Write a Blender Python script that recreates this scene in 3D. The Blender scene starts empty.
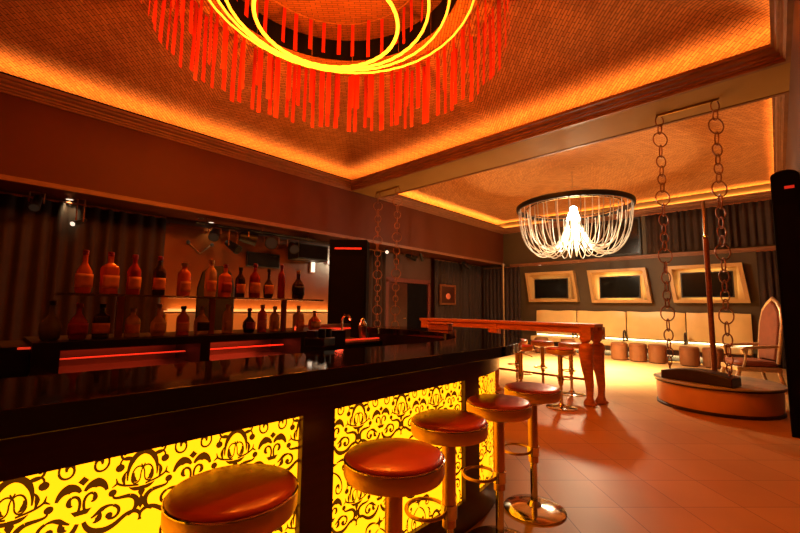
import bpy, bmesh, math, random
from math import sin, cos, pi, sqrt, radians
from mathutils import Vector, Matrix
random.seed(7)
S = bpy.context.scene
COL = S.collection

# ------------------------------------------------------------------ helpers
class MB:
    """collects geometry for ONE mesh object"""
    def __init__(s): s.v = []; s.f = []; s.uv = None
    def add(s, vs, fs):
        b = len(s.v); s.v += [tuple(v) for v in vs]; s.f += [tuple(b + i for i in f) for f in fs]; return s
    def box(s, x0, x1, y0, y1, z0, z1, rz=0, piv=None):
        vs = [(x, y, z) for z in (z0, z1) for y in (y0, y1) for x in (x0, x1)]
        if rz:
            px, py = piv or ((x0 + x1) / 2, (y0 + y1) / 2)
            vs = [(px + (x - px) * cos(rz) - (y - py) * sin(rz), py + (x - px) * sin(rz) + (y - py) * cos(rz), z) for x, y, z in vs]
        return s.add(vs, [(0, 2, 3, 1), (4, 5, 7, 6), (0, 1, 5, 4), (2, 6, 7, 3), (0, 4, 6, 2), (1, 3, 7, 5)])
    def lathe(s, prof, c=(0, 0, 0), n=24, sx=1, sy=1, square=0.0, caps=True):
        """prof = [(r, z)...] from the bottom up; square>0 pushes the section towards a rounded square"""
        vs = []; fs = []
        m = len(prof)
        for r, z in prof:
            for k in range(n):
                a = 2 * pi * k / n; ca, sa = cos(a), sin(a)
                if square:
                    q = (abs(ca) ** (2 + square * 6) + abs(sa) ** (2 + square * 6)) ** (-1 / (2 + square * 6))
                else: q = 1
                vs.append((c[0] + r * ca * q * sx, c[1] + r * sa * q * sy, c[2] + z))
        for i in range(m - 1):
            for k in range(n):
                k2 = (k + 1) % n
                fs.append((i * n + k, i * n + k2, (i + 1) * n + k2, (i + 1) * n + k))
        if caps: fs.append(tuple(range(n - 1, -1, -1))); fs.append(tuple((m - 1) * n + k for k in range(n)))
        return s.add(vs, fs)
    def tube(s, pts, r, n=8, closed=False):
        pts = [Vector(p) for p in pts]; N = len(pts); vs = []; fs = []
        rr = r if hasattr(r, '__len__') else [r] * N
        up = None
        for i, p in enumerate(pts):
            if closed: t = pts[(i + 1) % N] - pts[i - 1]
            else: t = pts[min(i + 1, N - 1)] - pts[max(i - 1, 0)]
            t.normalize()
            if up is None:
                up = Vector((0, 0, 1)) if abs(t.z) < .9 else Vector((1, 0, 0))
            a = up - t * up.dot(t)
            if a.length < 1e-6: a = t.orthogonal()
            a.normalize(); up = a; b = t.cross(a)
            for k in range(n):
                th = 2 * pi * k / n
                vs.append(p + (a * cos(th) + b * sin(th)) * rr[i])
        for i in range(N if closed else N - 1):
            j = (i + 1) % N
            for k in range(n):
                k2 = (k + 1) % n
                fs.append((i * n + k, i * n + k2, j * n + k2, j * n + k))
        if not closed:
            fs.append(tuple(range(n - 1, -1, -1))); fs.append(tuple((N - 1) * n + k for k in range(n)))
        return s.add(vs, fs)
    def prism(s, poly, z0, z1):
        n = len(poly)
        vs = [(x, y, z0) for x, y in poly] + [(x, y, z1) for x, y in poly]
        fs = [tuple(range(n - 1, -1, -1)), tuple(range(n, 2 * n))] + [(i, (i + 1) % n, n + (i + 1) % n, n + i) for i in range(n)]
        return s.add(vs, fs)
    def extrude(s, poly, frame, d0, d1):
        """poly in (a,b); frame(a,b,d) -> xyz"""
        n = len(poly)
        vs = [frame(a, b, d0) for a, b in poly] + [frame(a, b, d1) for a, b in poly]
        fs = [tuple(range(n - 1, -1, -1)), tuple(range(n, 2 * n))] + [(i, (i + 1) % n, n + (i + 1) % n, n + i) for i in range(n)]
        return s.add(vs, fs)
    def grid(s, fn, nu, nv, closed=False):
        vs = [fn(i / nu, j / nv) for i in range(nu + (0 if closed else 1)) for j in range(nv + 1)]
        fs = []
        M = nu if closed else nu + 1
        for i in range(nu):
            for j in range(nv):
                i2 = (i + 1) % M
                fs.append((i * (nv + 1) + j, i2 * (nv + 1) + j, i2 * (nv + 1) + j + 1, i * (nv + 1) + j + 1))
        return s.add(vs, fs)
    def sphere(s, c, rx, ry=None, rz=None, nu=16, nv=10):
        ry = ry or rx; rz = rz or rx
        prof = [(max(1e-4, sin(pi * j / nv)), -cos(pi * j / nv)) for j in range(nv + 1)]
        b = len(s.v)
        s.lathe([(r, z * rz) for r, z in prof], c, nu, rx, ry)
        return s
    def build(s, name, mat, parent=None, bevel=0, smooth=True, solid=0, fix=True):
        me = bpy.data.meshes.new(name)
        me.from_pydata(s.v, [], s.f); me.update()
        if fix:
            bm = bmesh.new(); bm.from_mesh(me); bmesh.ops.recalc_face_normals(bm, faces=bm.faces); bm.to_mesh(me); bm.free()
        o = bpy.data.objects.new(name, me); COL.objects.link(o)
        me.materials.append(mat)
        if smooth:
            me.shade_smooth(); me.set_sharp_from_angle(angle=radians(38))
        if solid:
            m = o.modifiers.new('thick', 'SOLIDIFY'); m.thickness = solid; m.offset = 0
        if bevel:
            m = o.modifiers.new('bevel', 'BEVEL'); m.width = bevel; m.segments = 2; m.limit_method = 'ANGLE'; m.angle_limit = radians(40)
        if parent: o.parent = parent
        return o

def tag(o, label=None, cat=None, group=None, kind=None):
    if label: o['label'] = label
    if cat: o['category'] = cat
    if group: o['group'] = group
    if kind: o['kind'] = kind
    return o
def thing(name, label, cat, loc=(0, 0, 0), rz=0, group=None):
    o = bpy.data.objects.new(name, None); COL.objects.link(o)
    o.location = loc; o.rotation_euler = (0, 0, rz); o.empty_display_size = .1
    return tag(o, label, cat, group)
def dup(root, loc, rz, label, group=None):
    r = root.copy(); COL.objects.link(r); r.location = loc; r.rotation_euler = (0, 0, rz); r['label'] = label
    if group: r['group'] = group
    for ch in list(root.children):
        c = ch.copy(); COL.objects.link(c); c.parent = r
        for g in list(ch.children):
            d = g.copy(); COL.objects.link(d); d.parent = c
    return r
def struct(o, label=None, cat=None):
    o['kind'] = 'structure'
    if label: o['label'] = label
    if cat: o['category'] = cat
    return o

# ------------------------------------------------------------------ materials
def lin(c):
    return tuple(((x / 255) / 12.92 if x / 255 <= .04045 else ((x / 255 + .055) / 1.055) ** 2.4) for x in c)
def mat(name, rgb, rough=.5, metal=0, var=.12, scale=8, bump=0, emit=None, es=0, trans=0, coat=0, stretch=(1, 1, 1), spec=.5, alpha=1):
    m = bpy.data.materials.new(name); m.use_nodes = True
    nt = m.node_tree; b = nt.nodes['Principled BSDF']
    b.inputs['Roughness'].default_value = rough; b.inputs['Metallic'].default_value = metal
    b.inputs['Specular IOR Level'].default_value = spec
    b.inputs['Transmission Weight'].default_value = trans; b.inputs['Coat Weight'].default_value = coat
    b.inputs['Coat Roughness'].default_value = .08
    c = Vector(lin(rgb))
    tc = nt.nodes.new('ShaderNodeTexCoord'); mp = nt.nodes.new('ShaderNodeMapping'); nz = nt.nodes.new('ShaderNodeTexNoise'); rp = nt.nodes.new('ShaderNodeValToRGB')
    mp.inputs['Scale'].default_value = stretch
    nz.inputs['Scale'].default_value = scale; nz.inputs['Detail'].default_value = 4
    rp.color_ramp.elements[0].position = .3; rp.color_ramp.elements[1].position = .7
    rp.color_ramp.elements[0].color = (*(c * (1 - var)), 1); rp.color_ramp.elements[1].color = (*[min(1, x * (1 + var)) for x in c], 1)
    nt.links.new(tc.outputs['Object'], mp.inputs['Vector']); nt.links.new(mp.outputs[0], nz.inputs['Vector']); nt.links.new(nz.outputs['Fac'], rp.inputs['Fac'])
    nt.links.new(rp.outputs['Color'], b.inputs['Base Color'])
    if bump:
        bp = nt.nodes.new('ShaderNodeBump'); bp.inputs['Strength'].default_value = bump; bp.inputs['Distance'].default_value = .01
        nt.links.new(nz.outputs['Fac'], bp.inputs['Height']); nt.links.new(bp.outputs[0], b.inputs['Normal'])
    if emit:
        b.inputs['Emission Color'].default_value = (*emit, 1); b.inputs['Emission Strength'].default_value = es
    return m
def translucent(name, rgb, tl, rough=.4):
    m = bpy.data.materials.new(name); m.use_nodes = True; nt = m.node_tree
    b = nt.nodes['Principled BSDF']; out = nt.nodes['Material Output']
    nz = nt.nodes.new('ShaderNodeTexNoise'); nz.inputs['Scale'].default_value = 30
    mx = nt.nodes.new('ShaderNodeMixRGB'); c = lin(rgb)
    mx.inputs[1].default_value = (*c, 1); mx.inputs[2].default_value = (*[x * .8 for x in c], 1)
    tc = nt.nodes.new('ShaderNodeTexCoord'); nt.links.new(tc.outputs['Object'], nz.inputs['Vector']); nt.links.new(nz.outputs['Fac'], mx.inputs[0])
    nt.links.new(mx.outputs[0], b.inputs['Base Color']); b.inputs['Roughness'].default_value = rough
    oi = nt.nodes.new('ShaderNodeObjectInfo'); mr = nt.nodes.new('ShaderNodeMapRange'); mr.inputs[3].default_value = .45; mr.inputs[4].default_value = 1
    nt.links.new(oi.outputs['Random'], mr.inputs[0]); m2 = nt.nodes.new('ShaderNodeMixRGB'); m2.blend_type = 'MULTIPLY'; m2.inputs[0].default_value = 1
    nt.links.new(mx.outputs[0], m2.inputs[1]); nt.links.new(mr.outputs[0], m2.inputs[2]); mx = m2; nt.links.new(mx.outputs[0], b.inputs['Base Color'])
    t = nt.nodes.new('ShaderNodeBsdfTranslucent'); nt.links.new(mx.outputs[0], t.inputs['Color'])
    ms = nt.nodes.new('ShaderNodeMixShader'); ms.inputs[0].default_value = tl
    nt.links.new(b.outputs[0], ms.inputs[1]); nt.links.new(t.outputs[0], ms.inputs[2]); nt.links.new(ms.outputs[0], out.inputs[0])
    return m
def brickmat(name, c1, c2, cm, w, h, mortar, uv=True, rot=0, loc=(0, 0, 0), rough=.5, offset=.5, bump=.3, spec=.4, coat=0, noise=.0):
    m = bpy.data.materials.new(name); m.use_nodes = True; nt = m.node_tree; b = nt.nodes['Principled BSDF']
    tc = nt.nodes.new('ShaderNodeTexCoord'); mp = nt.nodes.new('ShaderNodeMapping'); br = nt.nodes.new('ShaderNodeTexBrick')
    mp.inputs['Rotation'].default_value = (0, 0, rot); mp.inputs['Location'].default_value = loc
    br.inputs['Scale'].default_value = 1; br.inputs['Brick Width'].default_value = w; br.inputs['Row Height'].default_value = h
    br.inputs['Mortar Size'].default_value = mortar; br.inputs['Mortar Smooth'].default_value = .3; br.offset = offset
    br.inputs['Color1'].default_value = (*lin(c1), 1); br.inputs['Color2'].default_value = (*lin(c2), 1); br.inputs['Mortar'].default_value = (*lin(cm), 1)
    nt.links.new(tc.outputs['UV' if uv else 'Object'], mp.inputs['Vector']); nt.links.new(mp.outputs[0], br.inputs['Vector'])
    last = br.outputs['Color']
    if noise:
        nz = nt.nodes.new('ShaderNodeTexNoise'); nz.inputs['Scale'].default_value = 1.3; nz.inputs['Detail'].default_value = 5
        nt.links.new(tc.outputs['Object'], nz.inputs['Vector'])
        mx = nt.nodes.new('ShaderNodeMixRGB'); mx.blend_type = 'MULTIPLY'; mx.inputs[0].default_value = noise
        nt.links.new(last, mx.inputs[1]); nt.links.new(nz.outputs['Color'], mx.inputs[2])
        rb = nt.nodes.new('ShaderNodeRGBToBW'); nt.links.new(nz.outputs['Fac'], mx.inputs[2]); last = mx.outputs[0]
    nt.links.new(last, b.inputs['Base Color']); b.inputs['Roughness'].default_value = rough; b.inputs['Specular IOR Level'].default_value = spec
    b.inputs['Coat Weight'].default_value = coat; b.inputs['Coat Roughness'].default_value = .2
    if bump:
        bp = nt.nodes.new('ShaderNodeBump'); bp.inputs['Strength'].default_value = bump; bp.inputs['Distance'].default_value = .006; bp.invert = True
        nt.links.new(br.outputs['Fac'], bp.inputs['Height']); nt.links.new(bp.outputs[0], b.inputs['Normal'])
    return m

M = {}
M['mosaic'] = brickmat('woven_mosaic', (214, 148, 84), (184, 120, 62), (110, 74, 42), .15, .037, .0055, rough=.55, bump=.5)
M['floor'] = brickmat('floor_tile', (208, 154, 92), (200, 146, 85), (128, 84, 46), .42, .42, .003, uv=False, rot=radians(-45), loc=(.1, .16, 0), rough=.42, offset=0, bump=.15, spec=.3, noise=.35)
M['soffit'] = mat('soffit_paint', (84, 40, 17), .55, var=.04, scale=2, spec=.15)
M['beam'] = mat('beam_paint', (150, 118, 66), .7, var=.05, scale=2, spec=.2)
M['cornice'] = mat('cornice_wood', (124, 78, 44), .55, var=.2, scale=6, stretch=(1, 1, 6))
M['wall'] = mat('olive_wall_paint', (72, 56, 28), .6, var=.06, scale=3)
M['brownwall'] = mat('brown_wall_paint', (74, 42, 22), .55, var=.08, scale=2)
M['panel'] = mat('bronze_wall_panel', (112, 64, 30), .22, var=.15, scale=1.5)
M['black'] = mat('black_lacquer', (8, 6, 5), .5, var=.2, scale=5)
M['void'] = mat('flat_near_black', (11, 7, 6), .85, var=.2, spec=.1)
M['towerblack'] = mat('matt_black_cloth', (9, 7, 7), .9, var=.2, spec=.08)
M['slab'] = mat('polished_black_stone', (14, 8, 6), .07, var=.3, scale=14, spec=.7)
M['fascia'] = mat('dark_mahogany', (62, 22, 10), .3, var=.25, scale=5, stretch=(1, 1, 8))
M['curtain'] = mat('brown_velvet', (44, 26, 14), .8, var=.2, scale=5)
M['chrome'] = mat('chrome', (215, 205, 190), .12, 1, var=.03)
M['brass'] = mat('satin_brass', (205, 160, 90), .3, 1, var=.06)
M['steel'] = mat('brushed_steel', (170, 150, 130), .3, 1, var=.05)
M['iron'] = mat('aged_iron', (140, 86, 50), .45, .5, var=.2, scale=30)
M['seat'] = mat('tan_leather', (218, 84, 36), .33, var=.12, scale=5, bump=.04, coat=.12)
M['seatside'] = mat('pale_gold_band', (240, 186, 112), .36, .45, var=.1, scale=7)
M['wood'] = mat('red_brown_wood', (204, 120, 62), .35, var=.22, scale=5, stretch=(1, 6, 6), coat=.2)
M['darkwood'] = mat('dark_brown_wood', (46, 22, 14), .4, var=.25, scale=6, stretch=(1, 7, 7))
M['cream'] = mat('cream_leather', (230, 198, 128), .4, var=.05, scale=4, bump=.05)
M['creamframe'] = mat('cream_painted_frame', (184, 146, 88), .45, var=.05, scale=4)
M['screen'] = mat('screen_glass', (16, 18, 14), .15, var=.1, scale=2)
M['pouf'] = mat('brown_pouf_leather', (128, 78, 40), .45, var=.12, scale=6, bump=.08)
M['copper'] = mat('copper_drum_skin', (226, 164, 112), .36, .05, var=.1, scale=3)
M['stone'] = mat('grey_marble', (182, 166, 142), .22, var=.18, scale=5)
M['ribbon'] = translucent('red_silk_ribbon', (250, 62, 22), .55)
M['crystal'] = translucent('crystal_beads', (255, 250, 240), .4, .1)
M['ring'] = mat('led_tube_amber', (255, 220, 90), .4, emit=(1, .34, .02), es=2.0)
M['bulb'] = mat('lamp_bulb_glow', (255, 250, 235), .4, emit=(1, .9, .72), es=14)
M['warmled'] = mat('warm_led_strip', (255, 230, 170), .4, emit=(1, .74, .34), es=6.5)
M['amberled'] = mat('amber_led_strip', (255, 190, 90), .4, emit=(1, .5, .14), es=1.1)
M['redled'] = mat('red_led_strip', (255, 60, 30), .4, emit=(1, .05, .015), es=.6)
M['dimred'] = mat('dim_red_led', (255, 60, 40), .4, emit=(1, .1, .05), es=.16)
M['whitelamp'] = mat('white_lamp_lens', (255, 250, 235), .3, emit=(1, .86, .66), es=1.1)
M['dimlamp'] = mat('dim_lamp_lens', (14, 11, 9), .7, emit=(1, .8, .5), es=.008)
M['glow'] = mat('backlit_yellow_acrylic', (255, 220, 30), .35, var=.0, emit=(1, .34, .003), es=2.5)
M['damask'] = mat('damask_print_brown', (66, 30, 6), .6, var=.15, scale=20, emit=(.09, .022, .0), es=1)
M['glassshelf'] = mat('shelf_glass', (150, 130, 110), .08, trans=.8, var=.02)
M['post'] = mat('bronze_post', (165, 105, 65), .35, .5, var=.1)
M['rust'] = mat('rust_velvet', (128, 66, 34), .6, var=.15, scale=9)
M['silver'] = mat('silver_leaf', (215, 190, 150), .35, .7, var=.15, scale=20)
M['redpic'] = mat('red_print', (220, 120, 84), .5, var=.5, scale=3)

# ------------------------------------------------------------------ camera
cam = bpy.data.cameras.new('camera'); co = bpy.data.objects.new('camera', cam); COL.objects.link(co)
cam.sensor_width = 36; cam.lens = 397 / 800 * 36; cam.clip_start = .02; cam.clip_end = 60
CX = Vector((378, 45.5, 397)).normalized(); XX = Vector((422, -35.5, -397)); XX = (XX - CX * XX.dot(CX)).normalized()
ZZ = XX.cross(CX)
if ZZ.y > 0: ZZ = -ZZ
R = Matrix((XX, CX, ZZ))                 # image axes (right, down, forward) -> room axes
right, down, fwd = (R @ Vector(a) for a in ((1, 0, 0), (0, 1, 0), (0, 0, 1)))
H = 1.32
co.matrix_world = Matrix(((right.x, -down.x, -fwd.x, 0), (right.y, -down.y, -fwd.y, 0), (right.z, -down.z, -fwd.z, H), (0, 0, 0, 1)))
S.camera = co

# ------------------------------------------------------------------ room shell
XL, XS, XR = -8.1, -7.2, .27          # left wall, soffit face, right wall
YN, YB, YF = -1.3, 13.1, 5.87         # near wall, back wall, beam near face
YB1 = 6.75                            # beam far face
ZC = 4.06                             # beam underside
struct(MB().box(XL - .2, XR + .2, YN - .2, YB + .2, -.1, 0).build('floor', M['floor']))
struct(MB().box(XL - .15, XL, YN, YB, 0, 4.4).build('wall_left', M['brownwall']))
struct(MB().box(XR, XR + .15, YN, YB, 0, 4.6).build('wall_right', M['brownwall']))
struct(MB().box(XL, XR, YN - .15, YN, 0, 4.6).build('wall_near', M['brownwall']))
struct(MB().box(XL, XR, YB, YB + .15, 0, 4.6).build('wall_back', M['wall']))
struct(MB().box(XL, XS, YN, YB, 2.93, 4.16).build('wall_left_upper', M['soffit']))
struct(MB().box(XS - .03, XS + .025, YN, YB, 2.9, 2.945).box(XS - .03, XS + .012, YN, YB, 2.945, 2.97).build('trim_1', M['cornice']))
struct(MB().box(XS, XR, YF, YB1, ZC, 4.16).build('beam', M['beam']))

def cornice(name, x0, x1, y0, y1, prof):
    """mitred moulding around the inside of a rectangle; prof = [(inset, z)...] closed section"""
    n = len(prof); vs = []
    for (cx, cy, sx, sy) in ((x0, y0, 1, 1), (x1, y0, -1, 1), (x1, y1, -1, -1), (x0, y1, 1, -1)):
        for d, z in prof: vs.append((cx + sx * d, cy + sy * d, z))
    fs = []
    for k in range(4):
        k2 = (k + 1) % 4
        for i in range(n):
            j = (i + 1) % n
            fs.append((k * n + i, k * n + j, k2 * n + j, k2 * n + i))
    return struct(MB().add(vs, fs).build(name, M['cornice']))
PROF = [(-.04, 4.05), (.022, 4.05), (.022, 4.075), (.04, 4.085), (.04, 4.11), (.062, 4.12), (.062, 4.15), (.085, 4.16), (.1, 4.185), (.1, 4.2), (.13, 4.21), (.13, 4.25), (.105, 4.25), (.105, 4.225), (-.04, 4.17)]
cornice('trim_2', XS, XR - .02, YN, YF, PROF)
cornice('trim_3', XS, XR - .02, YB1, YB, PROF)

def dome(name, x0, x1, y0, y1, zc, ze, hole, power, nseg=32, nr=10):
    cx, cy = (x0 + x1) / 2, (y0 + y1) / 2
    mb = MB(); uvs = []
    def outer(a):
        c, s_ = cos(a), sin(a)
        k = min((x1 - cx) / abs(c) if abs(c) > 1e-6 else 1e9, (y1 - cy) / abs(s_) if abs(s_) > 1e-6 else 1e9)
        return c * k, s_ * k
    hx, hy = (x1 - x0) / 2, (y1 - y0) / 2
    ac = math.atan2(hy, hx)
    keys = [0, ac, pi / 2, pi - ac, pi, pi + ac, 1.5 * pi, 2 * pi - ac, 2 * pi]
    for q in range(4):
        angs = []
        for a0, a1 in ((keys[2 * q], keys[2 * q + 1]), (keys[2 * q + 1], keys[2 * q + 2])):
            angs += [a0 + (a1 - a0) * k / nseg for k in range(nseg)]
        angs.append(keys[2 * q + 2])
        b = len(mb.v)
        for a in angs:
            ox, oy = outer(a); L = sqrt(ox * ox + oy * oy)
            ca, sa = ox / L, oy / L
            for j in range(nr + 1):
                t = j / nr; r = L + (hole - L) * t
                z = ze + (zc - ze) * (1 - (1 - t) ** power)
                mb.v.append((cx + ca * r, cy + sa * r, z))
        for i in range(len(angs) - 1):
            for j in range(nr):
                p = b + i * (nr + 1) + j
                mb.f.append((p, p + 1, p + nr + 2, p + nr + 1)); uvs.append(q)
    o = mb.build(name, M['mosaic'], fix=False)
    me = o.data; ul = me.uv_layers.new(name='UVMap')
    r2 = sqrt(.5)
    for p in me.polygons:
        q = uvs[p.index]
        for li in p.loop_indices:
            v = me.vertices[me.loops[li].vertex_index].co
            x, y = v.x - cx, v.y - cy
            a, bb = (x + y) * r2, (x - y) * r2
            ul.data[li].uv = (a, bb) if q in (1, 3) else (bb, a)
    return struct(o)
DC = (-3.48, 2.42)
x0, x1, y0, y1 = XS - .22, XR + .15, YN - .1, YF + .22
dome('ceiling', -7.42, .46, -1.15, 6.09, 5.05, 4.42, 1.5, 1.45)
dome('ceiling_rear', XS - .22, .46, YB1 - .22, YB + .22, 4.85, 4.42, .02, 1.6)
DCX, DCY = (-7.42 + .46) / 2, (-1.15 + 6.09) / 2
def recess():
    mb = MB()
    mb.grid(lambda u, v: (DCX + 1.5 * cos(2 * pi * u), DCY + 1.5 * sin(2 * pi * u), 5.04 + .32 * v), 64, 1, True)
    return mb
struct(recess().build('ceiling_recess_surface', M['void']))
cap = MB(); cap.lathe([(1.5, 5.36), (1.5, 5.40)], (DCX, DCY, 0), 64)
M['shadedmosaic'] = brickmat('woven_mosaic_shaded', (128, 74, 38), (108, 60, 30), (60, 34, 18), .15, .037, .0055, rough=.6, bump=.5)  # same ceiling mosaic, with the recess's shade put into a darker colour
o = cap.build('ceiling_recess_panel', M['shadedmosaic'])
ul = o.data.uv_layers.new(name='UVMap')
for l in o.data.loops:
    v = o.data.vertices[l.vertex_index].co; ul.data[l.index].uv = ((v.x + v.y) * .707, (v.x - v.y) * .707)
struct(o)
# outer roof boards above the light coves, so no light leaks
struct(MB().box(XL - .1, XR + .2, YN - .2, YB + .2, 5.5, 5.6).build('roof', M['void']))

# left wall: bronze panel, ledge trim on the back wall, post in the corner
struct(MB().box(XL, XL + .03, 2.3, 6.25, .05, 2.76).box(XL, XL + .06, 2.24, 2.3, .05, 2.8).box(XL, XL + .06, 2.3, 6.25, 2.76, 2.82).build('wall_left_panel', M['panel']))
struct(MB().box(XS + .3, XR, YB - .1, YB, 2.84, 2.9).box(XS + .3, XR, YB - .06, YB, 2.80, 2.84).build('trim_4', M['cornice']))
struct(MB().box(XR - .02, XR, YN, YB, 0, .12).build('baseboard_right', M['darkwood']))
struct(MB().box(XL, XR, YB - .02, YB, 0, .12).build('baseboard_back', M['darkwood']))
struct(MB().lathe([(.07, 0), (.07, .05), (.045, .08), (.045, 2.84), (.07, 2.88), (.07, 2.93)], (XS + .05, YB - .12, 0), 16).build('column', M['steel']))

# door on the left wall
dr = struct(MB().box(XL, XL + .05, 8.0, 9.75, 0, 2.05).build('door_1', M['void']), None)  # near-black slab: its colour stands for the shade in the open doorway
MB().box(XL, XL + .09, 7.88, 8.0, 0, 2.1).box(XL, XL + .09, 9.75, 9.87, 0, 2.1).box(XL, XL + .09, 7.88, 9.87, 2.05, 2.18).build('door_frame', mat('door_frame_wood', (96, 34, 18), .5), dr)
MB().box(XL + .03, XL + .07, 8.0, 8.8, .02, 2.03).build('door_leaf', M['fascia'], dr)
MB().tube([(XL + .07, 8.7, 1.0), (XL + .11, 8.7, 1.0), (XL + .11, 8.6, 1.0)], .012).build('door_handle', M['brass'], dr)

# ------------------------------------------------------------------ curtains
def curtain(label, p0, p1, z0, z1, folds, amp, rod=True):
    p0, p1 = Vector(p0), Vector(p1); d = p1 - p0; L = d.length; d.normalize(); nrm = Vector((-d.y, d.x))
    t = thing('curtain', label, 'curtain', (p0.x, p0.y, z0), 0, 'brown velvet curtains')
    ph = [random.uniform(-.9, .9) for _ in range(folds + 2)]; am = [random.uniform(.55, 1.2) for _ in range(folds + 2)]
    def fn(u, v):
        k = u * folds; i = int(k); f = k - i
        phs = ph[i] * (1 - f) + ph[min(i + 1, folds)] * f; aa = am[i] * (1 - f) + am[min(i + 1, folds)] * f
        w = amp * aa * sin(2 * pi * k + phs) * (1 - .25 * v)
        q = d * (u * L) + nrm * w
        return (q.x, q.y, v * (z1 - z0))
    MB().grid(fn, folds * 12, 4).build('drape', M['curtain'], t, solid=.012)
    if rod:
        a = Vector((0, 0)); b = d * L
        MB().tube([(a.x, a.y, z1 - z0 + .012), (b.x, b.y, z1 - z0 + .012)], .018).build('curtain_rod', M['iron'], t)
    return t
curtain('wide dark brown curtain hanging on the wall behind the bottle shelves', (-7.92, -1.0), (-7.92, 2.2), .03, 2.86, 16, .05)
curtain('dark curtain on the far side wall between the doorway and the corner', (-7.95, 12.75), (-7.95, 9.98), .03, 2.86, 14, .045)
curtain('dark curtain between the black loudspeaker tower and the doorway', (-7.95, 7.8), (-7.95, 6.4), .03, 2.86, 8, .045)
curtain('brown curtain filling the corner left of the first framed screen', (-7.95, 12.96), (-6.5, 12.96), .03, 2.78, 9, .045)
curtain('gathered curtain band above the back-wall ledge, right of the big black screen', (-2.62, 12.98), (.18, 12.98), 2.92, 4.03, 18, .04)
curtain('narrow dark curtain beside the last framed screen, behind the carved armchair', (-.3, 12.97), (.2, 12.97), .03, 2.78, 4, .04)

# ------------------------------------------------------------------ bar counter
ARC = (-2.75, 2.15)
def bar_path(R_, s):
    """s = arc length of the panel line (radius 1.30) measured from Y=0; returns point + outward normal at radius R_"""
    if s <= ARC[1]: return (ARC[0] + R_, s), (1, 0)
    th = (s - ARC[1]) / 1.30
    if th <= pi / 2: return (ARC[0] + R_ * cos(th), ARC[1] + R_ * sin(th)), (cos(th), sin(th))
    e = (th - pi / 2) * 1.30
    return (ARC[0] - e, ARC[1] + R_), (0, 1)
SEND = ARC[1] + 1.3 * pi / 2 + .75
def strip(mb, Ri, Ro, s0, s1, z0, z1, n=40):
    ss = [s0 + (s1 - s0) * k / n for k in range(n + 1)]
    poly = [bar_path(Ro, s)[0] for s in ss] + [bar_path(Ri, s)[0] for s in reversed(ss)]
    # build as a chain of closed quads so that curved parts stay clean
    vs = []; m = n + 1
    for z in (z0, z1):
        for s in ss: vs.append((*bar_path(Ri, s)[0], z)); vs.append((*bar_path(Ro, s)[0], z))
    fs = []
    o_ = 2 * m
    for k in range(n):
        a, b, c, d = 2 * k, 2 * k + 1, 2 * k + 3, 2 * k + 2
        fs += [(a, d, c, b), (o_ + a, o_ + b, o_ + c, o_ + d), (b, c, o_ + c, o_ + b), (a, o_ + a, o_ + d, d)]
    fs += [(0, 1, o_ + 1, o_), (2 * n, o_ + 2 * n, o_ + 2 * n + 1, 2 * n + 1)]
    return mb.add(vs, fs)
bar = thing('bar_counter', 'long curved bar with polished black top and backlit yellow damask front panels', 'bar counter')
strip(MB(), .99, 1.50, -1.25, SEND, 1.02, 1.085, 90).build('countertop', M['slab'], bar, bevel=.003)
strip(MB(), 1.22, 1.335, -1.25, SEND, .88, 1.02, 80).build('fascia', M['fascia'], bar)
strip(MB(), 1.20, 1.325, -1.25, SEND, 0, .17, 80).build('kick_plate', M['fascia'], bar)
strip(MB(), 1.02, 1.06, -1.25, SEND, 0, 1.02, 80).build('back_board', M['black'], bar)
posts = [(.94, 1.10), (2.09, 2.25), (3.2, 3.34), (4.15, SEND), (-1.25, -1.1)]
for a, b in posts: strip(MB(), 1.2, 1.33, a, b, .17, .88, 8).build('post', M['fascia'], bar)

# damask ornament strokes, in units of 1 = full tile width (.29 m)
def spiral(cx, cy, r0, r1, a0, a1, n=18): return [(cx + (r0 + (r1 - r0) * k / n) * cos(radians(a0 + (a1 - a0) * k / n)), cy + (r0 + (r1 - r0) * k / n) * sin(radians(a0 + (a1 - a0) * k / n))) for k in range(n + 1)]
def bez(p0, p1, p2, p3, n=12): return [tuple((1 - t) ** 3 * a + 3 * (1 - t) ** 2 * t * b + 3 * (1 - t) * t * t * c + t ** 3 * d for a, b, c, d in zip(p0, p1, p2, p3)) for t in [k / n for k in range(n + 1)]]
def stroke(pts, w0, w1, w2=None):
    w0 *= 1.08; w1 *= 1.08; w2 = w2 and w2 * 1.08
    n = len(pts) - 1; out = []; L = []
    for i, p in enumerate(pts):
        q0, q1 = pts[max(i - 1, 0)], pts[min(i + 1, n)]
        dx, dy = q1[0] - q0[0], q1[1] - q0[1]; l = sqrt(dx * dx + dy * dy) or 1
        t = i / n
        w = (w0 + (w1 - w0) * t) if w2 is None else ((w0 + (w1 - w0) * t * 2) if t < .5 else (w1 + (w2 - w1) * (t - .5) * 2))
        L.append(((p[0] - dy / l * w / 2, p[1] + dx / l * w / 2), (p[0] + dy / l * w / 2, p[1] - dx / l * w / 2)))
    return [(L[i][0], L[i][1], L[i + 1][1], L[i + 1][0]) for i in range(n)]
def disc(cx, cy, r, sy=1, n=10): return [tuple((cx + r * cos(2 * pi * k / n), cy + r * sy * sin(2 * pi * k / n)) for k in range(n))]
def star(cx, cy, r, q=.38): 
    P = [(cx + (r if k % 2 == 0 else r * q) * cos(pi * k / 4), cy + (r if k % 2 == 0 else r * q) * sin(pi * k / 4)) for k in range(8)]
    return [(P[k], P[(k + 1) % 8], (cx, cy)) for k in range(8)]
def mirror(ps): return [tuple((-x, y) for x, y in reversed(p)) for p in ps]
def both(ps): return ps + mirror(ps)
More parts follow.
